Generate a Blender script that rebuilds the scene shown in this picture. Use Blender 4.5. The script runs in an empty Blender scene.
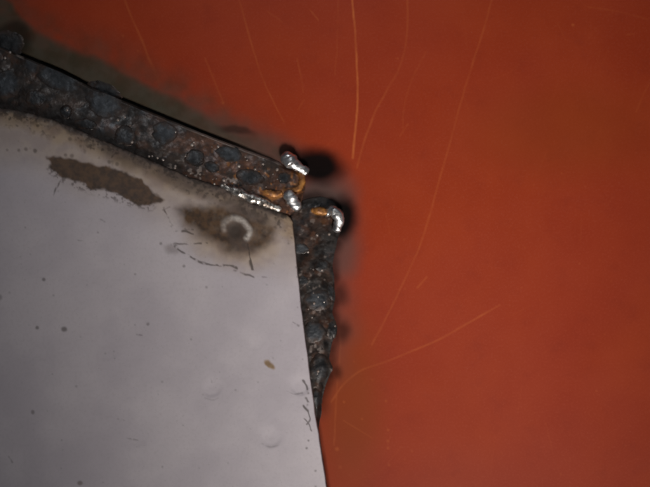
import bpy, math
import numpy as np
from mathutils import Vector

# ------------------------------------------------------------------ camera, light, exposure
S = 3900.0                      # picture pixels (650 wide) per metre on the panel, z = 0
LENS = 45.0
H = (650.0 / S) * LENS / 36.0   # camera height above the panel
scene = bpy.context.scene
col = scene.collection

cam_d = bpy.data.cameras.new("camera")
cam = bpy.data.objects.new("camera", cam_d)
col.objects.link(cam)
cam.location = (0, 0, H)
cam_d.lens = LENS
cam_d.sensor_width = 36.0
cam_d.clip_start = 0.002
cam_d.clip_end = 10.0
cam_d.dof.use_dof = True
cam_d.dof.focus_distance = H - 0.0038
cam_d.dof.aperture_fstop = 5.6
scene.camera = cam

world = bpy.data.worlds.new("World")
scene.world = world
world.use_nodes = True
bg = world.node_tree.nodes["Background"]
bg.inputs[0].default_value = (0.80, 0.86, 1.0, 1)
bg.inputs[1].default_value = 0.045

def aim(o, target):
    o.rotation_euler = (Vector(target) - o.location).to_track_quat('-Z', 'Y').to_euler()

key_d = bpy.data.lights.new("work_lamp", 'SPOT')
key_d.energy = 24.0
key_d.spot_size = math.radians(20.0)
key_d.spot_blend = 1.0
key_d.shadow_soft_size = 0.08
key_d.color = (1.0, 0.94, 0.89)
key = bpy.data.objects.new("work_lamp", key_d)
key.location = (0.12, -0.42, 0.44)
col.objects.link(key)
aim(key, (0.034, -0.008, 0))

top_d = bpy.data.lights.new("glint_fill", 'AREA')  # added fill with no seen source, gives the weld beads their glints
top_d.shape = 'DISK'; top_d.size = 0.10; top_d.energy = 0.32
top_d.color = (0.92, 0.96, 1.0)
top = bpy.data.objects.new("glint_fill", top_d)
top.location = (-0.02, 0.34, 0.42)
col.objects.link(top)
aim(top, (0.02, 0.0, 0))

scene.view_settings.view_transform = 'Standard'
scene.view_settings.look = 'None'
scene.view_settings.exposure = 0.0
scene.view_settings.gamma = 1.0
scene.cycles.filter_width = 2.3          # a small old compact camera: slightly soft picture

# ------------------------------------------------------------------ helpers
def W(px, py, z):
    """picture position + known height (m) -> world point"""
    f = (H - z) / H
    return (px - 325.0) / S * f, (243.5 - py) / S * f, z

def _hash(ix, iy, seed):
    h = (ix.astype(np.int64) * 374761393 + iy.astype(np.int64) * 668265263 + seed * 974711) & 0xffffffff
    h = ((h ^ (h >> 13)) * 1274126177) & 0xffffffff
    return ((h ^ (h >> 16)) & 0xffff) / 65535.0

def vnoise(x, y, seed=0):
    x = np.asarray(x, float); y = np.asarray(y, float)
    ix = np.floor(x); iy = np.floor(y)
    fx = x - ix; fy = y - iy
    fx = fx * fx * (3 - 2 * fx); fy = fy * fy * (3 - 2 * fy)
    a = _hash(ix, iy, seed); b = _hash(ix + 1, iy, seed)
    c = _hash(ix, iy + 1, seed); d = _hash(ix + 1, iy + 1, seed)
    return (a + (b - a) * fx) * (1 - fy) + (c + (d - c) * fx) * fy

def fbm(x, y, size, octaves=3, seed=0):
    """0..1 noise, feature size in pixels"""
    x = np.asarray(x, float); y = np.asarray(y, float)
    s = 0.0; a = 1.0; t = 0.0
    for o in range(octaves):
        k = 2.0 ** o / size
        s = s + a * vnoise(x * k + 13.7 * o, y * k - 7.3 * o, seed + o)
        t += a; a *= 0.5
    return s / t

def sm(a, b, x):
    t = np.clip((x - a) / (b - a), 0, 1)
    return t * t * (3 - 2 * t)

def segd(x, y, pts):
    """distance to a polyline"""
    x = np.asarray(x, float); y = np.asarray(y, float)
    d = np.full(x.shape, 1e9)
    for (ax, ay), (bx, by) in zip(pts[:-1], pts[1:]):
        vx, vy = bx - ax, by - ay
        t = np.clip(((x - ax) * vx + (y - ay) * vy) / (vx * vx + vy * vy + 1e-9), 0, 1)
        d = np.minimum(d, np.hypot(x - ax - t * vx, y - ay - t * vy))
    return d

def polysd(x, y, pts):
    """signed distance to a polygon, negative inside"""
    x = np.asarray(x, float); y = np.asarray(y, float)
    inside = np.zeros(x.shape, bool)
    q = pts + [pts[0]]
    for (ax, ay), (bx, by) in zip(q[:-1], q[1:]):
        c = ((ay > y) != (by > y)) & (x < (bx - ax) * (y - ay) / ((by - ay) if by != ay else 1e-9) + ax)
        inside ^= c
    d = segd(x, y, q)
    return np.where(inside, -d, d)

def ell(x, y, cx, cy, rx, ry, ang=0.0):
    c, s = math.cos(math.radians(ang)), math.sin(math.radians(ang))
    dx, dy = x - cx, y - cy
    return np.hypot((dx * c + dy * s) / rx, (-dx * s + dy * c) / ry)

def smooth_line(pts, n=8):
    """Catmull-Rom"""
    P = [np.array(p, float) for p in pts]
    P = [2 * P[0] - P[1]] + P + [2 * P[-1] - P[-2]]
    out = []
    for i in range(1, len(P) - 2):
        for k in range(n):
            t = k / n
            a, b, c, d = P[i - 1], P[i], P[i + 1], P[i + 2]
            out.append(0.5 * (2 * b + (c - a) * t + (2 * a - 5 * b + 4 * c - d) * t * t + (3 * b - a - 3 * c + d) * t ** 3))
    out.append(P[-2])
    return [tuple(p) for p in out]

def mesh_grid(X, Y, Z, attrs, name, skirt=None, closed_u=False):
    """X,Y,Z arrays (rows, cols) in metres -> mesh, optional skirt depth z around the border"""
    r, c = X.shape
    co = np.stack([X, Y, Z], -1).reshape(-1, 3)
    idx = np.arange(r * c).reshape(r, c)
    q = np.stack([idx[:-1, :-1], idx[1:, :-1], idx[1:, 1:], idx[:-1, 1:]], -1).reshape(-1, 4)
    at = {k: v.reshape(-1) for k, v in attrs.items()}
    if skirt is not None:
        border = np.concatenate([idx[0, :-1], idx[:-1, -1], idx[-1, :0:-1], idx[:0:-1, 0]])
        low = co[border].copy(); low[:, 2] = skirt
        top2 = co[border].copy()
        base = len(co); n = len(border)
        co = np.concatenate([co, top2, low])
        a = base + np.arange(n); b = base + n + np.arange(n)
        sq = np.stack([a, np.roll(a, -1), np.roll(b, -1), b], -1)
        q = np.concatenate([q, sq])
        at = {k: np.concatenate([v, v[border], v[border]]) for k, v in at.items()}
    me = bpy.data.meshes.new(name)
    me.vertices.add(len(co)); me.vertices.foreach_set("co", co.astype(np.float32).ravel())
    me.loops.add(q.size); me.loops.foreach_set("vertex_index", q.astype(np.int32).ravel())
    me.polygons.add(len(q))
    me.polygons.foreach_set("loop_start", (np.arange(len(q)) * 4).astype(np.int32))
    me.polygons.foreach_set("loop_total", np.full(len(q), 4, np.int32))
    for k, v in at.items():
        a = me.attributes.new(k, 'FLOAT', 'POINT')
        a.data.foreach_set("value", v.astype(np.float32))
    me.update(calc_edges=True)
    me.polygons.foreach_set("use_smooth", np.ones(len(q), bool))
    # make the faces look up / outward
    nrm = np.zeros(len(q) * 3, np.float32); me.polygons.foreach_get("normal", nrm)
    if nrm.reshape(-1, 3)[:(r - 1) * (c - 1), 2].mean() < 0:
        me.flip_normals()
    return me

def link(name, me, material, parent=None):
    o = bpy.data.objects.new(name, me)
    col.objects.link(o)
    if material: me.materials.append(material)
    o.parent = parent
    return o

def empty(name, loc, label, cat, group=None):
    o = bpy.data.objects.new(name, None)
    o.empty_display_size = 0.01
    o.location = loc
    col.objects.link(o)
    o["label"] = label; o["category"] = cat
    if group: o["group"] = group
    return o

def adopt(o, parent):
    o.parent = parent
    o.matrix_parent_inverse = parent.matrix_basis.inverted()

def resample(pts, ts):
    P = np.array(pts, float)
    L = np.concatenate([[0], np.cumsum(np.hypot(*np.diff(P, axis=0).T))]); L /= L[-1]
    return np.interp(ts, L, P[:, 0]), np.interp(ts, L, P[:, 1])

def coons(top, bottom, left, right, us, vs):
    tx, ty = resample(top, us); bx, by = resample(bottom, us)
    lx, ly = resample(left, vs); rx, ry = resample(right, vs)
    U, V = np.meshgrid(us, vs)
    def f(t, b, l, r):
        return ((1 - V) * t[None] + V * b[None] + (1 - U) * l[:, None] + U * r[:, None]
                - ((1 - U) * (1 - V) * t[0] + U * (1 - V) * t[-1] + (1 - U) * V * b[0] + U * V * b[-1]))
    return f(tx, bx, lx, rx), f(ty, by, ly, ry)

# ------------------------------------------------------------------ materials
class NT:
    def __init__(self, name):
        self.m = bpy.data.materials.new(name); self.m.use_nodes = True
        self.t = self.m.node_tree; self.n = self.t.nodes
        self.b = self.n["Principled BSDF"]
        self.co = self.n.new("ShaderNodeTexCoord").outputs["Object"]
    def put(self, sock, v):
        if isinstance(v, bpy.types.NodeSocket): self.t.links.new(v, sock)
        elif isinstance(v, tuple): sock.default_value = (*v, 1) if len(v) == 3 else v
        else: sock.default_value = v
    def noise(self, size_mm, detail=4, rough=0.55, dist=0.0, lo=0.35, hi=0.65):
        x = self.n.new("ShaderNodeTexNoise")
        x.inputs["Scale"].default_value = 1000.0 / size_mm
        x.inputs["Detail"].default_value = detail
        x.inputs["Roughness"].default_value = rough
        x.inputs["Distortion"].default_value = dist
        self.t.links.new(self.co, x.inputs["Vector"])
        r = self.n.new("ShaderNodeMapRange"); r.interpolation_type = 'SMOOTHSTEP'
        r.inputs[1].default_value = lo; r.inputs[2].default_value = hi
        self.t.links.new(x.outputs[0], r.inputs[0])
        return r.outputs[0]
    def attr(self, name):
        a = self.n.new("ShaderNodeAttribute"); a.attribute_name = name
        return a.outputs["Fac"]
    def math(self, op, a, b=0.0, clamp=False):
        x = self.n.new("ShaderNodeMath"); x.operation = op; x.use_clamp = clamp
        self.put(x.inputs[0], a); self.put(x.inputs[1], b)
        return x.outputs[0]
    def mix(self, f, a, b):
        x = self.n.new("ShaderNodeMix"); x.data_type = 'RGBA'
        self.put(x.inputs[0], f); self.put(x.inputs[6], a); self.put(x.inputs[7], b)
        return x.outputs[2]
    def lerp(self, f, a, b):
        x = self.n.new("ShaderNodeMix"); x.data_type = 'FLOAT'
        self.put(x.inputs[0], f); self.put(x.inputs[2], a); self.put(x.inputs[3], b)
        return x.outputs[0]
    def bump(self, h, dist_mm, strength=1.0, prev=None):
        x = self.n.new("ShaderNodeBump")
        x.inputs["Strength"].default_value = strength
        x.inputs["Distance"].default_value = dist_mm / 1000.0
        self.put(x.inputs["Height"], h)
        if prev is not None: self.t.links.new(prev, x.inputs["Normal"])
        return x.outputs[0]
    def out(self, color, rough, metal=0.0, normal=None, spec=0.5):
        self.put(self.b.inputs["Base Color"], color)
        self.put(self.b.inputs["Roughness"], rough)
        self.put(self.b.inputs["Metallic"], metal)
        self.put(self.b.inputs["Specular IOR Level"], spec)
        if normal is not None: self.t.links.new(normal, self.b.inputs["Normal"])
        return self.m

def mat_primer():
    k = NT("red_oxide_primer")
    c = k.mix(k.noise(20, 5), (0.270, 0.0320, 0.0085), (0.294, 0.038, 0.0105))
    c = k.mix(k.math('MULTIPLY', k.noise(45, 3), 0.35), c, (0.245, 0.027, 0.014))
    c = k.mix(k.math('MULTIPLY', k.noise(0.5, 3, lo=.45, hi=.75), 0.30), c, (0.33, 0.06, 0.03))
    c = k.mix(k.math('MULTIPLY', k.noise(0.35, 2, lo=.70, hi=.76), 0.30), c, (0.42, 0.17, 0.10))
    c = k.mix(k.math('MULTIPLY', k.noise(7, 5, rough=.7, lo=.52, hi=.72), 0.22), c, (0.19, 0.022, 0.010))
    c = k.mix(k.math('MULTIPLY', k.attr("warm"), 0.75), c, (0.215, 0.042, 0.007))
    c = k.mix(k.attr("scratch"), c, (0.50, 0.130, 0.036))
    c = k.mix(k.attr("haze"), c, (0.085, 0.055, 0.048))
    olive = k.mix(k.noise(5, 4), (0.040, 0.036, 0.021), (0.056, 0.053, 0.037))
    c = k.mix(k.attr("burn"), c, olive)
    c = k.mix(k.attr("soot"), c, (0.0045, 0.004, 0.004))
    r = k.lerp(k.noise(30, 3), 0.40, 0.46)
    r = k.lerp(k.attr("burn"), r, 0.55)
    r = k.lerp(k.attr("soot"), r, 0.9)
    n = k.bump(k.noise(0.9, 2, lo=0, hi=1), 0.012, 0.6)
    n = k.bump(k.noise(0.22, 2, lo=0, hi=1), 0.004, 0.5, n)
    return k.out(c, r, 0.0, n, k.lerp(k.attr("soot"), 0.14, 0.03))

def mat_sheet():
    k = NT("grey_zinc_sheet")
    c = k.mix(k.noise(16, 4), (0.455, 0.412, 0.440), (0.510, 0.464, 0.485))
    c = k.mix(k.math('MULTIPLY', k.noise(0.8, 4, lo=.45, hi=.7), 0.20), c, (0.36, 0.315, 0.330))
    c = k.mix(k.math('MULTIPLY', k.noise(0.30, 2, lo=.66, hi=.74), 0.35), c, (0.16, 0.13, 0.12))
    straw = k.mix(k.noise(3.5, 4), (0.36, 0.255, 0.145), (0.24, 0.155, 0.085))
    c = k.mix(k.attr("straw"), c, straw)
    plum = k.mix(k.noise(2.0, 4), (0.080, 0.054, 0.044), (0.040, 0.027, 0.023))
    brown = k.mix(k.noise(1.6, 5), (0.080, 0.040, 0.016), (0.034, 0.017, 0.008))
    c = k.mix(k.attr("brown"), c, brown)
    c = k.mix(k.attr("plum"), c, plum)
    c = k.mix(k.attr("ring"), c, k.mix(k.noise(0.7, 3), (0.56, 0.51, 0.46), (0.38, 0.34, 0.31)))
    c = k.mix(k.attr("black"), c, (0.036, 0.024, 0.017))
    c = k.mix(k.attr("edge"), c, (0.47, 0.43, 0.41))
    dirt_or_shade = k.math('MAXIMUM', k.attr("brown"), k.math('MAXIMUM', k.attr("black"), k.attr("plum")))  # scorch and scuffs, plus the shade painted into black
    r = k.lerp(dirt_or_shade, k.lerp(k.noise(5, 4), 0.42, 0.52), 0.62)
    n = k.bump(k.noise(0.5, 3, lo=0, hi=1), 0.010, 0.5)
    m = k.lerp(dirt_or_shade, 0.12, 0.0)
    return k.out(c, r, m, n, 0.45)

def mat_strip():
    k = NT("scorched_steel")
    c = k.mix(k.noise(4.5, 5), (0.020, 0.014, 0.011), (0.042, 0.026, 0.018))
    c = k.mix(k.math('MULTIPLY', k.noise(6.5, 4, lo=.5, hi=.62), 0.8), c, (0.035, 0.037, 0.042))
    c = k.mix(k.math('MULTIPLY', k.noise(1.3, 5, lo=.55, hi=.68), 0.7), c, (0.012, 0.010, 0.010))
    rust = k.mix(k.noise(1.5, 5), (0.12, 0.050, 0.026), (0.050, 0.023, 0.014))
    c = k.mix(k.attr("rust"), c, rust)
    orange = k.mix(k.noise(1.0, 4), (0.42, 0.17, 0.035), (0.25, 0.08, 0.02))
    c = k.mix(k.attr("orange"), c, orange)
    c = k.mix(k.attr("dark"), c, (0.010, 0.0085, 0.008))
    c = k.mix(k.attr("bare_glint"), c, (0.52, 0.43, 0.38))
    r = k.lerp(k.noise(1.8, 4), 0.30, 0.60)
    n = k.bump(k.noise(1.1, 4, lo=0, hi=1), 0.10, 0.6)
    n = k.bump(k.noise(3.2, 3, lo=0, hi=1), 0.20, 0.4, n)
    return k.out(c, r, k.lerp(k.attr("bare_glint"), 0.35, 0.7), n, 0.5)

def mat_weld(name, c1, c2, metal, r1, r2, bump=0.14, fleck=0.0, size=0.8, rim=False):
    k = NT(name)
    c = k.mix(k.noise(size * 2.2, 5), c1, c2)
    if fleck: c = k.mix(k.math('MULTIPLY', k.noise(0.5, 3, lo=.60, hi=.72), fleck), c, (0.55, 0.50, 0.46))
    if rim: c = k.mix(k.attr('rim'), c, k.mix(k.noise(4.5, 5), (0.020, 0.014, 0.011), (0.055, 0.031, 0.021)))
    n = k.bump(k.noise(size, 5, lo=0, hi=1), bump, 0.8)
    return k.out(c, k.lerp(k.noise(size * 1.5, 4), r1, r2), metal, n)

M_PRIMER = mat_primer(); M_SHEET = mat_sheet(); M_STRIP = mat_strip()
M_SPOT = mat_weld("spot_weld_scale", (0.022, 0.025, 0.029), (0.050, 0.055, 0.062), 0.40, 0.40, 0.62, 0.13, 0.08, 1.1, True)
M_SPOTD = mat_weld("spot_weld_dark", (0.013, 0.013, 0.014), (0.036, 0.037, 0.040), 0.45, 0.32, 0.55, 0.13, 0.08, 1.1, True)
M_BEAD = mat_weld("bright_weld_steel", (0.78, 0.77, 0.75), (0.40, 0.40, 0.41), 0.92, 0.24, 0.46, 0.10, 0.0, 1.2)
M_SEAM = mat_weld("seam_weld_steel", (0.80, 0.76, 0.70), (0.22, 0.18, 0.15), 0.9, 0.18, 0.42, 0.14, 0.2, 0.7)
M_SPAT = mat_weld("spatter_steel", (0.50, 0.44, 0.40), (0.16, 0.12, 0.10), 0.6, 0.4, 0.6, 0.05)
M_RUST = mat_weld("rusty_slag", (0.45, 0.20, 0.045), (0.16, 0.060, 0.020), 0.25, 0.35, 0.6, 0.16)

# ------------------------------------------------------------------ lines read off the picture (pixels)
OUTER = [(-260, -60), (-60, 22), (0, 47), (20, 55.5), (60, 72), (90, 87), (120, 99.5), (150, 112), (200, 132.5), (250, 151.5), (272, 159.5), (284, 164.5)]
FOLD = smooth_line([(-260, 42), (-60, 92), (0, 107), (30, 113), (60, 122), (90, 135), (130, 151), (160, 164), (190, 177), (225, 188), (252, 202), (270, 209), (282, 213)], 5)
SIDE = smooth_line([(293, 224), (296, 252), (301, 300), (306.5, 345), (314, 402), (320, 442), (327, 487), (372, 800)], 5)

def z_flange(x, y):
    """height (m) of the upper flange: slopes from the fold down to its outer edge"""
    do = segd(x, y, OUTER); di = segd(x, y, FOLD)
    t = do / (do + di + 1e-6)
    z = 1.0 + 2.4 * sm(-0.1, 1, t)
    z = z - 0.6 * sm(262, 306, np.asarray(x, float))
    z = z + 0.42 * (fbm(x, y, 16, 4, 31) - 0.5) * sm(1, 6, do)
    return z * 1e-3

EDGE_S = smooth_line([(296, 204), (308, 199), (322, 197), (334, 202), (340, 214), (341, 228), (337.5, 241), (334.5, 254), (333, 268), (334.5, 284), (335, 297), (332.5, 311), (335, 321), (337, 331), (331.5, 344), (330, 357), (330.5, 371), (325.5, 386), (322, 400), (321.5, 414), (319, 428), (318, 470)], 6)
IN_S = [(284, 206), (286, 232), (290, 270), (296, 330), (306, 405), (311, 470)]

def z_side(x, y):
    do = segd(x, y, EDGE_S); di = segd(x, y, IN_S)
    t = do / (do + di + 1e-6)
    z = 0.10 + 0.9 * sm(0, 0.35, t) + 0.4 * sm(0, 6, do) * (fbm(x, y, 12, 4, 57) - 0.5)
    return z * 1e-3

# ------------------------------------------------------------------ the red primed panel
def axis(a, b, step, far, ratio=1.25):
    inner = np.arange(a, b + step / 2, step)
    s = step; lo = []; hi = []; x = 0
    while x < far:
        s = min(s * ratio, 40); x += s; lo.append(a - x); hi.append(b + x)
    return np.concatenate([lo[::-1], inner, hi])

ax = axis(-12, 662, 1.0, 420); ay = axis(-12, 499, 1.0, 420)
X, Y = np.meshgrid(ax, ay)
wx = X + 7 * (fbm(X, Y, 22, 3, 3) - 0.5); wy = Y + 7 * (fbm(X, Y, 22, 3, 9) - 0.5)

burn_poly = [(-300, -170), (-60, -40), (16, 0), (22, 14), (34, 28), (52, 40), (72, 50), (94, 56), (116, 65), (134, 76), (160, 90), (190, 108), (222, 126), (252, 142), (272, 154), (284, 166), (200, 140), (60, 80), (-300, -60)]
sd = polysd(X + 9 * (fbm(X, Y, 26, 3, 5) - 0.5), Y + 9 * (fbm(X, Y, 26, 3, 6) - 0.5), burn_poly)
burn = sm(7.0, -7.0, sd) * (0.97 - 0.30 * sm(150, 270, X)) * (0.82 + 0.18 * fbm(X, Y, 9, 3, 8))
# brown fringe fading into the red
burn = np.maximum(burn, 0.75 * sm(40, 0, sd) * fbm(X, Y, 14, 3, 12))

soot = 0.99 * sm(1.42, 0.52, ell(wx, wy, 317, 166, 28, 18, 10))
soot = np.maximum(soot, 0.85 * sm(1.5, 0.2, ell(wx, wy, 300, 158, 20, 11, 20)))
soot = np.maximum(soot, 0.99 * sm(1.42, 0.55, ell(wx, wy, 341, 219, 17.5, 22)))
soot = np.maximum(soot, 0.9 * sm(12, 0, segd(wx, wy, EDGE_S)) * sm(430, 395, Y) * (0.55 + 0.45 * fbm(X, Y, 11, 2, 4)))
soot = np.maximum(soot, 0.85 * sm(5, 1, segd(X, Y, SIDE[8:])) * (0.4 + 0.6 * fbm(X, Y, 14, 2, 44)))  # thin shadow line beside the sheet edge, painted into this mask
soot = np.maximum(soot, 0.95 * sm(2.7, 1.1, segd(X, Y - 0, [(p[0] + 0.7, p[1] - 1.7) for p in OUTER[:-1]])) * sm(300, 200, X))
for cx, cy, r in ((338, 293, 9), (341, 330, 8), (335, 372, 6)):
    soot = np.maximum(soot, 0.65 * sm(1.8, 0.3, ell(wx, wy, cx, cy, r, r * 1.3)))
soot = np.maximum(soot, 0.55 * sm(1.3, 0.4, ell(wx, wy, 236, 131, 22, 4.5, 10)))
soot = np.maximum(soot, 0.6 * sm(1.2, 0.7, ell(wx, wy, 12, 40, 22, 20)))
haze = 0.95 * sm(1.5, 0.4, ell(wx, wy, 320, 198, 34, 26))
haze = np.maximum(haze, 0.75 * sm(1.3, 0.3, ell(wx, wy, 340, 250, 24, 40)))
haze = np.maximum(haze, 0.42 * sm(34, 2, segd(wx, wy, EDGE_S)) * sm(410, 330, Y))
haze = np.maximum(haze, 0.8 * sm(36, 4, segd(wx, wy, OUTER)))
warm = 0.9 * sm(1.2, 0.2, ell(wx, wy, 350, 400, 42, 110)) + 0.5 * sm(1.2, 0.2, ell(wx, wy, 560, 130, 120, 60))
warm = np.clip(warm, 0, 1)

scr = np.zeros_like(X)
def scratch(pts, w, a, brk=0.35, smooth=True):
    global scr
    p = smooth_line(pts, 6) if smooth and len(pts) > 2 else pts
    q = np.array(p); x0, y0 = q.min(0) - 8; x1, y1 = q.max(0) + 8
    i = np.where((ay >= y0) & (ay <= y1))[0]; j = np.where((ax >= x0) & (ax <= x1))[0]
    sl = np.ix_(i, j)
    xx, yy = X[sl], Y[sl]
    d = segd(xx + 1.2 * (fbm(xx, yy, 14, 2, 71) - 0.5), yy, p)
    w = w * (0.45 + 0.65 * fbm(xx, yy, 24, 3, 79))
    m = (a if a > .8 else a * .62) * sm(w, w * 0.2, d) * np.clip(0.25 + 1.5 * (fbm(xx, yy, 26, 2, 78) - 0.05), 0, 1) * (1 - brk + brk * 2 * (fbm(xx, yy, 5, 3, 77) - 0.25))
    scr[sl] = np.maximum(scr[sl], np.clip(m, 0, 1))
scratch([(120, -14), (130, 14), (143, 43), (151, 64), (159, 82)], 2.6, 0.42, .25)
scratch([(236, -14), (246, 25), (257, 62), (270, 95), (284, 122)], 1.6, 0.42)
scratch([(351, -14), (354, 20), (357, 60), (357.5, 100), (355, 135), (353, 158)], 1.7, 0.85, .3)
scratch([(408, -14), (407, 35), (400, 66), (386, 92), (375, 113), (365, 140), (357, 168)], 1.6, 0.45)
scratch([(495, -14), (485, 25), (474, 60), (463, 95), (448, 150), (434, 200), (420, 245), (400, 290), (372, 345)], 1.6, 0.42)
scratch([(331, 402), (342, 386), (360, 371), (385, 362), (410, 352), (440, 339), (470, 322), (500, 305)], 1.6, 0.55)
scratch([(341, 318), (340, 350), (336, 400), (334, 445)], 1.5, 0.35)
scratch([(205, 58), (213, 78), (224, 104)], 1.5, 0.32)
scratch([(339, -14), (337, 40), (335, 75)], 1.4, 0.25)
scratch([(297, 58), (301, 76), (303, 92)], 1.3, 0.32)
scratch([(298, 110), (304, 100)], 1.3, 0.3, smooth=False)
scratch([(426, 52), (412, 80), (404, 110), (403, 130)], 1.4, 0.22)
scratch([(400, 136), (408, 124)], 1.4, 0.38, smooth=False)
scratch([(417, 288), (427, 277)], 1.5, 0.45, smooth=False)
scratch([(588, 7), (615, 11), (648, 19)], 1.4, 0.28)
scratch([(636, 112), (643, 96), (650, 82)], 1.4, 0.25)
scratch([(268, 12), (282, 22)], 1.3, 0.28, smooth=False)
scratch([(310, 10), (318, 20)], 1.3, 0.4, smooth=False)
scratch([(343, 420), (372, 438)], 1.3, 0.25, smooth=False)
scratch([(627, 35), (634, 34)], 1.3, 0.3, smooth=False)
rng = np.random.default_rng(4)
for cx, cy, r, a in [(573, 25, 1.8, .5), (223, 103, 1.8, .5), (123, 36, 1.6, .3), (138, 51, 1.5, .3), (386, 401, 1.5, .35), (388, 430, 1.7, .35), (388, 441, 1.7, .35), (388, 448, 1.7, .35), (337, 449, 2.4, .4), (389, 465, 1.5, .3), (362, 419, 1.3, .35), (344, 402, 1.5, .4), (412, 451, 1.5, .2), (340, 467, 2, .2)] + \
        [(rng.uniform(170, 640), rng.uniform(5, 480), rng.uniform(.7, 1.3), rng.uniform(.12, .3)) for _ in range(40)]:
    i = np.where(abs(ay - cy) < 8)[0]; j = np.where(abs(ax - cx) < 8)[0]; sl = np.ix_(i, j)
    scr[sl] = np.maximum(scr[sl], a * 0.75 * sm(r * 1.25, r * 0.2, np.hypot(X[sl] - cx, Y[sl] - cy)))
for _ in range(60):                                     # hair-fine handling marks
    cx, cy, an, L = rng.uniform(150, 650), rng.uniform(0, 487), rng.normal(1.9, 0.5), rng.uniform(8, 40)
    scratch([(cx, cy), (cx + L * math.cos(an), cy + L * math.sin(an))], 1.1, rng.uniform(.04, .13), smooth=False)
scr *= (1 - np.clip(soot + burn, 0, 1))

Z = 0.10 * (fbm(X, Y, 210, 2, 21) - 0.5) * 2 + 0.018 * (fbm(X, Y, 60, 2, 22) - 0.5)
Z -= 0.75 * sm(2.6, 0.8, segd(X, Y, [(p[0] + 0.7, p[1] - 1.7) for p in OUTER[:-1]])) * sm(275, 215, X)   # open joint along the flange
Z += 0.25 * (fbm(X, Y, 10, 3, 23) - 0.5) * soot * sm(420, 380, X)
Z -= 0.02 * scr
xs, ys, zs = W(X, Y, 0); zs = Z * 1e-3
panel = link("primed_panel", mesh_grid(xs, ys, zs, dict(burn=burn, soot=soot, haze=haze, warm=warm, scratch=scr), "primed_panel", skirt=-0.004), M_PRIMER)
panel["kind"] = "structure"
panel["label"] = "scratched red oxide primed steel panel with scorched paint along the weld"

# ------------------------------------------------------------------ the grey sheet
sheet = empty("steel_sheet", W(200, 330, 0.0), "flat grey steel sheet with brown scorch ring and dark scuffs near its welded edge", "metal sheet")
top = FOLD + [(286.5, 214.8), (290, 217.5), (292, 220.5), (293, 224)]
left = [(-260, 42), (-260, 800)]
bottom = [(-260, 800), (372, 800)]
us = np.concatenate([np.linspace(0, 0.44, 40)[:-1], np.linspace(0.44, 0.985, 500)[:-1], np.linspace(0.985, 1, 36)])
vs = np.concatenate([np.linspace(0, 0.012, 16)[:-1], np.linspace(0.012, 0.60, 560)[:-1], np.linspace(0.60, 1, 36)])
X, Y = coons(top, bottom, left, SIDE, us, vs)
d_top = segd(X, Y, top); d_side = segd(X, Y, SIDE)
X = X + 1.3 * (fbm(X, Y, 16, 3, 67) - 0.5) * sm(6, 0, d_side)
Y = Y + 2.4 * (fbm(X, Y, 9, 3, 61) - 0.5) * sm(14, 0, d_top) * sm(286, 270, X)          # the molten upper edge is uneven
nz = lambda s, o=3, k=0: fbm(X, Y, s, o, k)
wx = X + 6 * (nz(11, 3, 1) - 0.5); wy = Y + 6 * (nz(11, 3, 2) - 0.5)
Z = np.full(X.shape, 4.0) + 0.30 * (nz(170, 2, 41) - 0.5) + 0.03 * (nz(50, 2, 42) - 0.5)
Z -= 0.9 * (1 - np.sqrt(np.clip(1 - (1 - np.clip(d_top / 5.0, 0, 1)) ** 2, 0, 1)))
Z -= 0.9 * (1 - np.sqrt(np.clip(1 - (1 - np.clip(d_side / 1.6, 0, 1)) ** 2, 0, 1)))
Z += 0.25 * (nz(6, 3, 43) - 0.5) * sm(20, 2, d_top)
for cx, cy, r, h in ((212, 389, 9, .10), (300, 386, 10, .11), (271, 438, 10, .10), (108, 350, 11, .05), (122, 418, 10, .03), (137, 438, 9, .03), (256, 344, 7, .03)):
    e = ell(X, Y, cx, cy, r, r * 0.95)
    e = e * (1 + 0.25 * (nz(9, 2, 49) - 0.5))
    lowside = sm(-0.6, 0.6, (Y - cy) / r)
    Z -= 1.0 * h * (lowside * sm(1.15, 0.62, e) + (1 - lowside) * sm(1.6, 0.1, e))
rr = np.hypot(X - 235, Y - 230); ang = np.degrees(np.arctan2(-(Y - 230), X - 235))
ringc = segd(wx * .4 + X * .6, wy * .4 + Y * .6, smooth_line([(223.5, 229), (223.5, 224), (227, 219.5), (233, 217.5), (241, 220), (247, 226), (249.5, 232), (247, 238)], 5))
ring = (0.38 + 0.55 * sm(224, 240, X)) * sm(4.6, 0.2, ringc) * (0.6 + 0.4 * nz(5, 2, 47))
Z += 0.28 * sm(5.5, 0, ringc) - 0.20 * sm(9, 3, rr)

def poly_mask(pts, soft=2.0, warp=5, size=8, seed=0):
    return sm(soft, -soft, polysd(X + warp * (fbm(X, Y, size, 3, seed) - 0.5), Y + warp * (fbm(X, Y, size, 3, seed + 50) - 0.5), pts))
scuff = poly_mask([(46, 157), (60, 157), (82, 162), (106, 167), (126, 172), (141, 179), (152, 190), (164, 200), (150, 205), (136, 204), (124, 197), (106, 191), (90, 187), (72, 181), (58, 176), (53, 168)], 1.6, 6, 7, 101)
brown = 0.93 * scuff
halo = poly_mask([(177, 207), (186, 204), (205, 206), (222, 204), (246, 210), (266, 216), (275, 226), (274, 240), (262, 250), (246, 255), (226, 251), (208, 240), (198, 232), (182, 228)], 8, 8, 12, 111)
brown = np.maximum(brown, np.clip(halo * (0.70 + 0.5 * nz(7, 4, 7)), 0, 1))
brown = np.maximum(brown, 0.22 * sm(1.2, 0.5, ell(wx, wy, 271, 365, 5.0, 2.6, 35)))
brown = np.maximum(brown, 0.55 * sm(1.3, 0.5, ell(X, Y, 80, 483, 3, 2.5)))
brown = np.maximum(brown, 0.40 * sm(1.2, 0.3, ell(wx, wy, 172, 250, 10, 6, 10)))
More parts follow.
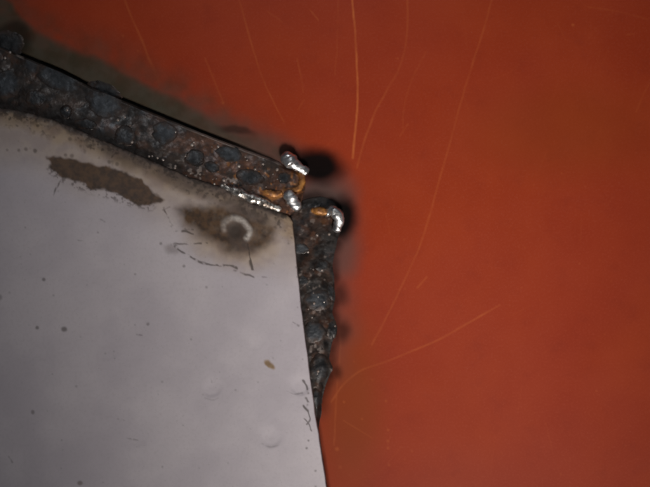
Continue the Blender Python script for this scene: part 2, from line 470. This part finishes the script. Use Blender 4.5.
plum = sm(21, 3, d_top + 10 * (nz(17, 3, 91) - 0.5)) * (0.45 + 0.55 * sm(60, 125, X)) * (0.80 + 0.2 * nz(6, 3, 93)) * sm(292, 272, X)
plum = np.maximum(plum, 0.97 * sm(10, 1.5, d_top + 9 * (nz(12, 3, 95) - 0.5)) * sm(292, 276, X))
plum = np.maximum(plum, 0.6 * sm(1.25, 0.6, ell(wx, wy, 236, 230, 14, 12, 25)))
plum = np.maximum(plum, 0.55 * sm(1.2, 0.5, ell(wx, wy, 240, 243, 13, 9, 25)))
plum = np.maximum(plum, 0.75 * sm(1.4, 0.4, ell(wx, wy, 246, 209, 34, 9, 22)))
plum = np.maximum(plum, 0.65 * sm(1.5, 0.4, ell(wx, wy, 185, 184, 48, 9, 23)))
straw = 0.95 * sm(38, 8, d_top + 12 * (nz(26, 3, 97) - 0.5)) * (0.75 + 0.25 * nz(9, 3, 98))
straw = np.maximum(straw, 0.7 * sm(1.4, 0.6, ell(wx, wy, 236, 232, 52, 34, 14)))
straw = np.maximum(straw, 0.50 * sm(70, 20, d_top + 18 * (nz(40, 2, 99) - 0.5)))
straw = np.maximum(straw, sm(1.4, 0.6, ell(wx, wy, 271, 365, 5.5, 3, 35)))
black = 0.55 * sm(0.5, 0.68, nz(4.5, 3, 121)) * scuff * sm(-9, 0, segd(X, Y, [(57, 172), (105, 190), (150, 204)]) * -1 + 0) 
black = np.maximum(black, 0.9 * sm(13.5, 2, np.hypot(wx - 236, wy - 232)) * (0.85 + 0.15 * nz(4, 3, 48)))
def stroke(pts, w0, a, w1=None):
    global black
    p = smooth_line(pts, 5) if len(pts) > 2 else pts
    w0 = w0 * (0.25 + 0.95 * nz(8, 2, 137))
    m = min(0.85, a * 0.95) * sm(w0 * 1.15, w0 * 0.35, segd(X + 1.6 * (nz(5, 2, 131) - 0.5), Y + 1.6 * (nz(5, 2, 132) - 0.5), p)) * sm(0.30, 0.58, nz(4, 3, 133))
    black = np.maximum(black, m)
stroke([(62, 178), (57, 187), (53, 196)], 1.7, .75)
stroke([(164, 208), (167, 215), (172, 226)], 1.8, .75); stroke([(163, 210), (170, 207)], 1.2, .5)
stroke([(174, 232), (184, 231), (193, 234)], 1.9, .8); stroke([(186, 229), (193, 230)], 2.2, .6)
stroke([(168, 243), (186, 244), (207, 243)], 1.5, .75); stroke([(167, 242), (177, 247)], 2.4, .85)
stroke([(171, 244), (184, 253), (200, 262), (215, 265.5), (228, 265), (237, 268.5)], 1.6, .8); stroke([(216, 265), (228, 265), (236, 268)], 2.0, .8)
stroke([(234, 271), (245, 274), (254, 277)], 1.6, .75); stroke([(262, 277), (270, 278)], 1.2, .45)
stroke([(246, 236), (249, 252), (252, 269)], 1.7, .9); stroke([(250, 261), (253, 271)], 2.4, .9)
stroke([(303, 381), (306, 386), (308, 393)], 1.6, .8); stroke([(306, 398), (309, 402)], 1.5, .8); stroke([(304, 406), (308, 411)], 1.5, .85)
stroke([(309, 402), (308, 410), (310, 419), (307, 424)], 1.4, .8); stroke([(304, 418), (309, 424), (312, 431)], 1.3, .75)
stroke([(287, 391), (294, 394), (302, 393)], 1.2, .45); stroke([(300, 301), (302, 304)], 1.5, .5); stroke([(293, 322), (299, 326)], 1.3, .5)  # first arc is shade painted under a dent, the others are marks
stroke([(262, 444), (271, 447), (281, 445)], 1.0, .28); stroke([(205, 398), (214, 400), (221, 396)], 1.1, .25)  # shading of the dents' lower rims, painted as faint dark arcs
stroke([(211, 380), (212, 382)], 1.3, .45); stroke([(118, 419), (124, 420)], 1.5, .35); stroke([(128, 438), (138, 440)], 1.5, .35)
stroke([(105, 354), (114, 351)], 1.3, .3); stroke([(95, 291), (99, 292)], 2.0, .55); stroke([(137, 334.5), (142, 335)], 1.6, .7)
stroke([(76, 240), (84, 241)], 1.0, .4); stroke([(9, 457), (12, 462)], 1.8, .45); stroke([(100, 219), (103, 221)], 1.2, .35)
for cx, cy, r, a in [(44, 279, 2.0, .6), (64, 329, 3.0, .65), (37, 328, 1.9, .6), (33, 412, 2, .5), (148, 324, 1.6, .5), (161, 244, 1.6, .5), (308, 440, 1.2, .6), (306, 448, 1.4, .6), (315, 471, 1.3, .5), (316, 486, 1.2, .4), (184, 266, 1.5, .5), (135, 274, 1.2, .4), (0, 297, 3, .4), (206, 287, 1.4, .4), (191, 339, 1.2, .35), (297, 267, 1.4, .5), (297, 276, 1.4, .45), (291, 238, 1.5, .4), (288, 244, 1.2, .4), (285, 231, 1.2, .35), (76, 386, 1.4, .3), (35, 151, 2.2, .6), (19, 150, 1.8, .5), (26, 149, 2, .5), (7, 150, 1.5, .4), (66, 155, 1.8, .5), (72, 156, 2.2, .5), (109, 162, 2, .5), (117, 164, 2.2, .5), (80, 146, 1.6, .4), (70, 139, 2, .5), (54, 137, 1.6, .4)]:
    black = np.maximum(black, a * sm(r * 1.3, r * 0.5, np.hypot(wx * .35 + X * .65 - cx, wy * .35 + Y * .65 - cy)))
rng = np.random.default_rng(8)
for _ in range(70):
    cx, cy = rng.uniform(0, 315), rng.uniform(120, 487); r = rng.uniform(.5, 1.1)
    m = (abs(X - cx) < 5) & (abs(Y - cy) < 5)
    if m.any(): black[m] = np.maximum(black[m], rng.uniform(.12, .4) * sm(r * 1.5, r * 0.4, np.hypot(X[m] - cx, Y[m] - cy)))
# flakes of burnt scale peppering the sheet beside the molten edge
fl = sm(0.60, 0.70, nz(3.4, 3, 141)) * sm(26, 6, d_top) * sm(-5, 10, X)
black = np.maximum(black, 0.8 * fl * sm(0.36, 0.56, nz(26, 2, 142)))
black = np.maximum(black, 0.8 * sm(0.55, 0.63, nz(3.0, 3, 143)) * sm(13, 4, d_top + 6 * (nz(10, 2, 144) - 0.5)) * sm(290, 270, X))
black = np.maximum(black, 0.6 * sm(0.57, 0.66, nz(2.6, 3, 145)) * sm(8, 2, segd(X, Y, [(52, 170), (70, 182), (104, 192), (124, 199), (150, 206)])))
black = np.maximum(black, 0.85 * sm(1.3, 0.2, d_side))  # rim darkened in colour so the lit edge shows no bright line
edge = 0.0 * sm(4, 1, d_side) * sm(228, 246, Y)
ring2 = 0.15 * sm(0.62, 0.72, nz(4, 3, 151)) * sm(14, 3, d_top) * sm(220, 120, X)
ring = np.maximum(ring, ring2)
xs, ys, zs = W(X, Y, Z * 1e-3)
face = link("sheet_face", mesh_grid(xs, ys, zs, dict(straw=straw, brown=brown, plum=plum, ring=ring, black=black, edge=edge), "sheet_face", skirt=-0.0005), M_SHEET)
adopt(face, sheet)

# ------------------------------------------------------------------ upper flange
flange = empty("flange_strip", W(150, 135, 0.0), "dark scorched steel flange with round spot welds along the top edge of the grey sheet", "metal flange", None)
inner = [(x + 2.5, y + 7) for x, y in FOLD]
us = np.concatenate([np.linspace(0, 0.44, 24)[:-1], np.linspace(0.44, 1, 520)])
vs = np.concatenate([np.linspace(0, 0.04, 7)[:-1], np.linspace(0.04, 1, 110)])
endc = smooth_line([(284, 164.5), (296, 170), (305, 179), (304, 192), (299, 206), (inner[-1][0], inner[-1][1])], 5)
X, Y = coons(OUTER, inner, [OUTER[0], inner[0]], endc, us, vs)
do = segd(X, Y, OUTER); de = segd(X, Y, endc)
X = X + 1.6 * (fbm(X, Y, 7, 3, 15) - 0.5) * sm(8, 0, de)
Y = Y + 0.9 * (fbm(X, Y, 9, 3, 14) - 0.5) * sm(6, 0, do)
zf = z_flange(X, Y) - 0.25e-3 * (1 - np.clip(do / 1.6, 0, 1)) ** 2 * sm(-2, -1, -do)
zf = zf - 0.3e-3 * sm(2, 0, do) - 0.5e-3 * sm(5, 0, de)
nz = lambda s, o=3, k=0: fbm(X, Y, s, o, k)
rust = 0.62 * sm(95, 235, X) * sm(0.36, 0.62, nz(18, 4, 16)) + 0.35 * sm(0.45, 0.65, nz(13, 3, 17))
rust = np.maximum(rust, 0.9 * sm(252, 282, X + 14 * (nz(9, 3, 18) - 0.5)) * sm(164, 180, Y))
orange = 0.95 * sm(5.0, 1.5, segd(X + 4 * (nz(6, 3, 19) - .5), Y, [(300, 171), (302, 182), (298, 190), (286, 192), (274, 197), (266, 194)]))
orange = np.maximum(orange, 0.6 * sm(0.60, 0.70, nz(4, 3, 20)) * sm(190, 250, X) * sm(6, 16, do))
dark = 0.8 * sm(0.52, 0.66, nz(11, 4, 24)) * sm(250, 120, X)
dark = np.maximum(dark, 0.75 * sm(12, 3, segd(X, Y, FOLD)) * sm(230, 150, X))
bare_glint = sm(2.6, 0.9, do) * (0.10 + 0.75 * sm(165, 205, X)) * sm(0.30, 0.46, nz(16, 2, 25)) * sm(286, 280, X)  # worn bare edge, colour brightened to stand in for its glint
bare_glint = np.maximum(bare_glint, 0.75 * sm(2.4, 0.9, do) * (sm(1, .3, abs(X - 74) / 9) + sm(1, .3, abs(X - 20) / 5)))
bare_glint = np.maximum(bare_glint, 0.55 * sm(0.66, 0.76, nz(5, 3, 26)) * sm(130, 230, X) * sm(20, 5, segd(X, Y, FOLD)))
xs, ys, zs = W(X, Y, zf)
strip = link("strip", mesh_grid(xs, ys, zs, dict(rust=np.clip(rust, 0, 1), orange=orange, dark=dark, bare_glint=np.clip(bare_glint, 0, 1)), "flange_strip", skirt=-0.0012), M_STRIP)
adopt(strip, flange)

# ------------------------------------------------------------------ side flange
sflange = empty("flange_strip", W(318, 310, 0.0), "narrow ragged burnt flange with weld lumps between grey sheet edge and red panel", "metal flange", None)
us = np.linspace(0, 1, 90); vs = np.linspace(0, 1, 360)
X, Y = coons([IN_S[0], EDGE_S[0]], [IN_S[-1], EDGE_S[-1]], IN_S, EDGE_S, us, vs)
do = segd(X, Y, EDGE_S)
X = X + 2.0 * (fbm(X, Y, 12, 3, 35) - 0.5) * sm(9, 0, do)
nz = lambda s, o=3, k=0: fbm(X, Y, s, o, k)
zf = z_side(X, Y)
rust = 0.55 * sm(0.42, 0.62, nz(15, 4, 36)) + 0.3 * sm(0.45, 0.6, nz(6, 3, 37))
orange = 0.85 * sm(1.2, 0.4, ell(X + 4 * (nz(5, 3, 38) - .5), Y, 321, 211, 11, 5)) + 0.35 * sm(1.2, .3, ell(X, Y, 318, 224, 10, 10)) * nz(5, 3, 39)
dark = 0.22 + 0.55 * sm(0.42, 0.60, nz(12, 4, 40)); dark = np.maximum(dark, 0.85 * sm(7, 0, do)); dark = np.maximum(dark, .8 * sm(8, 2, segd(X, Y, SIDE)))
bare_glint = 0.22 * sm(0.70, 0.78, nz(4.5, 3, 45)) * sm(4, 9, do)
xs, ys, zs = W(X, Y, zf)
strip2 = link("strip", mesh_grid(xs, ys, zs, dict(rust=np.clip(rust, 0, 1), orange=np.clip(orange, 0, 1), dark=dark, bare_glint=bare_glint), "side_strip", skirt=-0.001), M_STRIP)
adopt(strip2, sflange)

# ------------------------------------------------------------------ spot welds: crusted discs on the flanges
def spot(cx, cy, rx, ry, h, zfun, parent, material, seed, ang=0.0, pit=0.0, label=None, power=0.5, zadd=0.0):
    nr, na = 16, 44
    R = np.linspace(0, 1, nr)[:, None] * np.ones((1, na + 1)); A = np.linspace(0, 2 * math.pi, na + 1)[None] * np.ones((nr, 1))
    wob = 1 + 0.42 * (fbm(3 * np.cos(A) + 9 * seed, 3 * np.sin(A), 1.4, 3, seed) - 0.5)
    dx = R * np.cos(A) * rx * wob; dy = R * np.sin(A) * ry * wob
    c, s = math.cos(math.radians(ang)), math.sin(math.radians(ang))
    X = cx + dx * c - dy * s; Y = cy + dx * s + dy * c
    h = h * 0.28
    if zfun is z_flange:
        Y = np.maximum(Y, np.interp(X, [p[0] for p in OUTER], [p[1] for p in OUTER]) + 0.8 - R)
    h = h * 1.0
    prof = h * (1 - R ** 2) ** max(power, 0.8)
    prof = prof + 0.10 * h * np.exp(-((R - 0.66) / 0.2) ** 2) - 0.22 * pit * np.exp(-(R / 0.34) ** 2)
    prof = prof + 0.7 * h * (fbm(X, Y, 5, 3, seed + 5) - 0.5) * sm(1, 0.75, R)
    Z = zfun(X, Y) + (prof - 0.10 * sm(0.85, 1.0, R)) * 1e-3 + zadd * 1e-3
    xs, ys, zs = W(X, Y, Z)
    o = link("spot_weld", mesh_grid(xs, ys, zs, dict(rim=0.9 * sm(0.42, 0.98, R + 0.6 * (fbm(X, Y, 4, 3, seed + 9) - 0.5))), "spot_weld"), material)
    adopt(o, parent)
    if label: o["label"] = label
    return o

zp = lambda x, y: np.full(np.shape(x), 0.05e-3)
spot(7, 85, 15, 15, .75, z_flange, flange, M_SPOT, 1)
spot(58, 78, 24, 13, .75, z_flange, flange, M_SPOT, 2, 22)
spot(105, 104, 20, 14.5, .75, z_flange, flange, M_SPOT, 3, 18)
spot(125, 136, 11, 10.5, .85, z_flange, flange, M_SPOTD, 4)
spot(165, 133, 14, 12, .70, z_flange, flange, M_SPOT, 5, 10)
spot(195, 158, 11, 9, .55, z_flange, flange, M_SPOTD, 6, pit=.3)
spot(229, 154, 14, 8.5, .55, z_flange, flange, M_SPOT, 7, 14, pit=.25)
spot(250, 177, 16, 9, .60, z_flange, flange, M_SPOTD, 8, 14, pit=.2)
spot(212, 167, 9, 6, .50, z_flange, flange, M_SPOTD, 9, 20)
spot(284, 178, 7, 6.5, .45, z_flange, flange, M_SPOTD, 10, pit=.15)
spot(66, 112, 7, 7, 1.1, z_flange, flange, M_SPOTD, 11)
spot(86, 124, 12, 6, .6, z_flange, flange, M_SPOTD, 12, 8)
spot(36, 98, 12, 9, .5, z_flange, flange, M_SPOTD, 13)
spot(6, 44, 18, 15, .7, zp, flange, M_SPOTD, 14, label="blue tinged weld lump burnt through beyond the flange edge")
spot(106, 89.5, 19, 7, .5, zp, flange, M_SPOTD, 15, 24, label="flat scorched weld lump on the primer side of the flange edge")
spot(301, 249, 8, 6, .5, z_side, sflange, M_SPOT, 21)
spot(322, 266, 8, 7, .7, z_side, sflange, M_SPOTD, 22, pit=.4)
spot(303, 281, 6, 6, .5, z_side, sflange, M_SPOTD, 23)
spot(318, 300, 15, 12, .9, z_side, sflange, M_SPOT, 24, 5)
spot(314, 332, 13, 11, .85, z_side, sflange, M_SPOT, 25)
spot(332, 330, 5, 10, .7, z_side, sflange, M_SPOTD, 26, 5)
spot(320, 368, 12, 15, .95, z_side, sflange, M_SPOTD, 27)
spot(331, 292, 4, 9, .5, z_side, sflange, M_SPOTD, 28)
spot(316, 398, 7, 11, .6, z_side, sflange, M_SPOTD, 29)
# ------------------------------------------------------------------ beads: swept, rippled, rounded
def bead(name, pts, parent, material, seed, label=None, flat=0.72, ripple=0.025, n=70, rough=0.26):
    P = np.array(pts, float)                # px, py, z_mm, r_px
    L = np.concatenate([[0], np.cumsum(np.hypot(*np.diff(P[:, :2], axis=0).T))])
    ext = np.concatenate([[-P[0, 3] * .8], L, [L[-1] + P[-1, 3] * .8]])
    t = np.linspace(L[0] - P[0, 3] * .8, L[-1] + P[-1, 3] * .8, n)
    q = np.array(smooth_line([tuple(p) for p in P], 10)); ql = np.concatenate([[0], np.cumsum(np.hypot(*np.diff(q[:, :2], axis=0).T))])
    ql *= L[-1] / ql[-1]
    tc = np.clip(t, 0, L[-1])
    cx, cy, cz, r = (np.interp(tc, ql, q[:, k]) for k in range(4))
    d0 = (q[1] - q[0])[:2]; d0 /= np.hypot(*d0); d1 = (q[-1] - q[-2])[:2]; d1 /= np.hypot(*d1)
    over0 = np.minimum(t, 0); over1 = np.maximum(t - L[-1], 0)
    cx += over0 * d0[0] + over1 * d1[0]; cy += over0 * d0[1] + over1 * d1[1]
    cap = np.sqrt(np.clip(1 - (over0 / (P[0, 3] * .8)) ** 2, 0, 1)) * np.sqrt(np.clip(1 - (over1 / (P[-1, 3] * .8)) ** 2, 0, 1))
    r = r * np.maximum(cap, 0.02) * (1 + ripple * np.sin(t * 0.9 + seed))
    tx = np.gradient(cx); ty = np.gradient(cy); l = np.hypot(tx, ty) + 1e-9
    nx, ny = -ty / l, tx / l
    m = 28
    A = np.linspace(0, 2 * math.pi, m + 1)[None]
    rr = r[:, None] * (1 + rough * 2 * (fbm(t[:, None] * .55 + 2 * np.cos(A), 2 * np.sin(A) + seed * 5, 2.2, 3, seed) - 0.5))
    X = cx[:, None] + nx[:, None] * rr * np.cos(A); Y = cy[:, None] + ny[:, None] * rr * np.cos(A)
    Z = cz[:, None] * 1e-3 + flat * rr * np.sin(A) / S
    xs, ys, zs = W(X, Y, Z)
    me = mesh_grid(xs, ys, zs, {}, name)
    import bmesh
    bm = bmesh.new(); bm.from_mesh(me); bmesh.ops.remove_doubles(bm, verts=bm.verts, dist=1e-6); bmesh.ops.recalc_face_normals(bm, faces=bm.faces); bm.to_mesh(me); bm.free()
    o = link(name, me, material); adopt(o, parent)
    if label: o["label"] = label
    return o

bead("tack_weld", [(286, 157, 2.2, 6.2), (290, 160.5, 2.5, 7.2), (295, 164.5, 2.1, 5.6), (300, 168, 1.7, 4.3), (305.5, 171, 1.4, 4.6)], flange, M_BEAD, 1, "shiny silver tack weld at the flange tip beside the black soot mark")
bead("tack_weld", [(288, 194.5, 3.0, 5.6), (291.5, 199.5, 3.3, 6.2), (296.5, 206.5, 2.9, 5.8)], flange, M_BEAD, 2, "shiny silver tack weld just above the grey sheet corner")
bead("tack_weld", [(327.5, 213, 1.2, 4.0), (332, 211, 1.8, 5.6), (337, 214, 1.9, 6.2), (338.8, 221, 1.6, 5.4), (337, 229, 1.2, 4.4)], sflange, M_BEAD, 3, "hooked silver tack weld ringed by soot on the red panel")
bead("seam_weld", [(222, 186.5, 3.3, 2.6), (230, 189, 3.5, 3.2), (239, 193, 3.8, 5.0), (245.5, 196, 3.7, 3.9), (251.5, 198.5, 3.8, 4.9), (258, 200.5, 3.7, 4.1), (264, 203, 3.6, 4.5), (271, 206, 3.3, 3.5), (279, 209, 3.1, 3.2)], sheet, M_SEAM, 4, "knobbly bright weld bead along the sheet's upper edge", ripple=.06, n=140, rough=.16)
bead("slag_lump", [(313, 210, 1.6, 2.6), (319, 211, 1.8, 3.8), (326, 212, 1.4, 3.2)], sflange, M_RUST, 5, "orange rusty slag leading to the hooked tack weld", ripple=.04, rough=.25)
bead("slag_lump", [(301, 173, 1.5, 2.6), (302, 181, 1.6, 3.2), (298, 189, 2.0, 3.0), (289, 191.5, 2.5, 2.4)], flange, M_RUST, 6, "orange rusty slag running down the flange tip", ripple=.04, rough=.3)
bead("slag_lump", [(266, 192, 2.6, 3.0), (274, 194, 2.5, 3.8), (281, 193, 2.3, 2.4)], flange, M_RUST, 7, "copper brown slag lump near the seam weld end", ripple=.04, rough=.3)

# ------------------------------------------------------------------ spatter: tiny beads, too small to pick apart
def spatter(pts, zfun, parent, name="weld_spatter"):
    V = []; F = []
    for cx, cy, r in pts:
        base = len(V); z0 = float(zfun(np.array([cx]), np.array([cy]))[0])
        nu, nv = 10, 6
        for j in range(nv + 1):
            th = math.pi * j / nv
            for i in range(nu):
                ph = 2 * math.pi * i / nu
                V.append(W(cx + r * math.sin(th) * math.cos(ph), cy + r * math.sin(th) * math.sin(ph), z0 + 0.8 * r * math.cos(th) / S))
        for j in range(nv):
            for i in range(nu):
                a = base + j * nu + i; b = base + j * nu + (i + 1) % nu
                F.append((a, b, b + nu, a + nu))
    me = bpy.data.meshes.new(name); me.from_pydata(V, [], F); me.update()
    me.polygons.foreach_set("use_smooth", np.ones(len(F), bool))
    o = link(name, me, M_SPAT); o["kind"] = "stuff"; adopt(o, parent)
rng = np.random.default_rng(3)
sp = [(10, 52.5, 1.5), (5, 58, 1.4), (67, 110.5, 2.0), (118, 120, 1.7), (192, 145, 1.8), (218, 146.5, 1.6), (239, 166, 1.8), (255, 169, 1.7), (263, 164, 1.4), (132, 142, 1.7), (33, 124, 1.5), (224, 180, 1.9), (200, 174, 1.5), (277, 169.5, 1.8), (247, 160, 1.2)]
for _ in range(12):
    x = rng.uniform(110, 285); y = np.interp(x, [p[0] for p in OUTER], [p[1] for p in OUTER]) + rng.uniform(6, 46)
    sp.append((x, y, rng.uniform(.5, 1.25)))
for _ in range(22):
    x = rng.uniform(130, 282); y = np.interp(x, [p[0] for p in FOLD], [p[1] for p in FOLD]) - rng.uniform(-1, 7)
    sp.append((x, y, rng.uniform(.7, 1.6)))
spatter(sp, z_flange, flange)
sp = [(314, 303, 2.0), (324, 302, 1.4), (318, 371, 2.0), (317.5, 374, 1.3), (317, 235, 1.7), (329, 234, 1.8), (322, 270, 1.5), (308, 252, 1.3), (318, 297, 1.3), (335, 326, 1.2)]
for _ in range(10):
    y = rng.uniform(225, 400); x = np.interp(y, [p[1] for p in SIDE], [p[0] for p in SIDE]) + rng.uniform(4, 28)
    if x < np.interp(y, [p[1] for p in EDGE_S[20:]], [p[0] for p in EDGE_S[20:]]) - 3: sp.append((x, y, rng.uniform(.5, 1.1)))
spatter(sp, z_side, sflange)
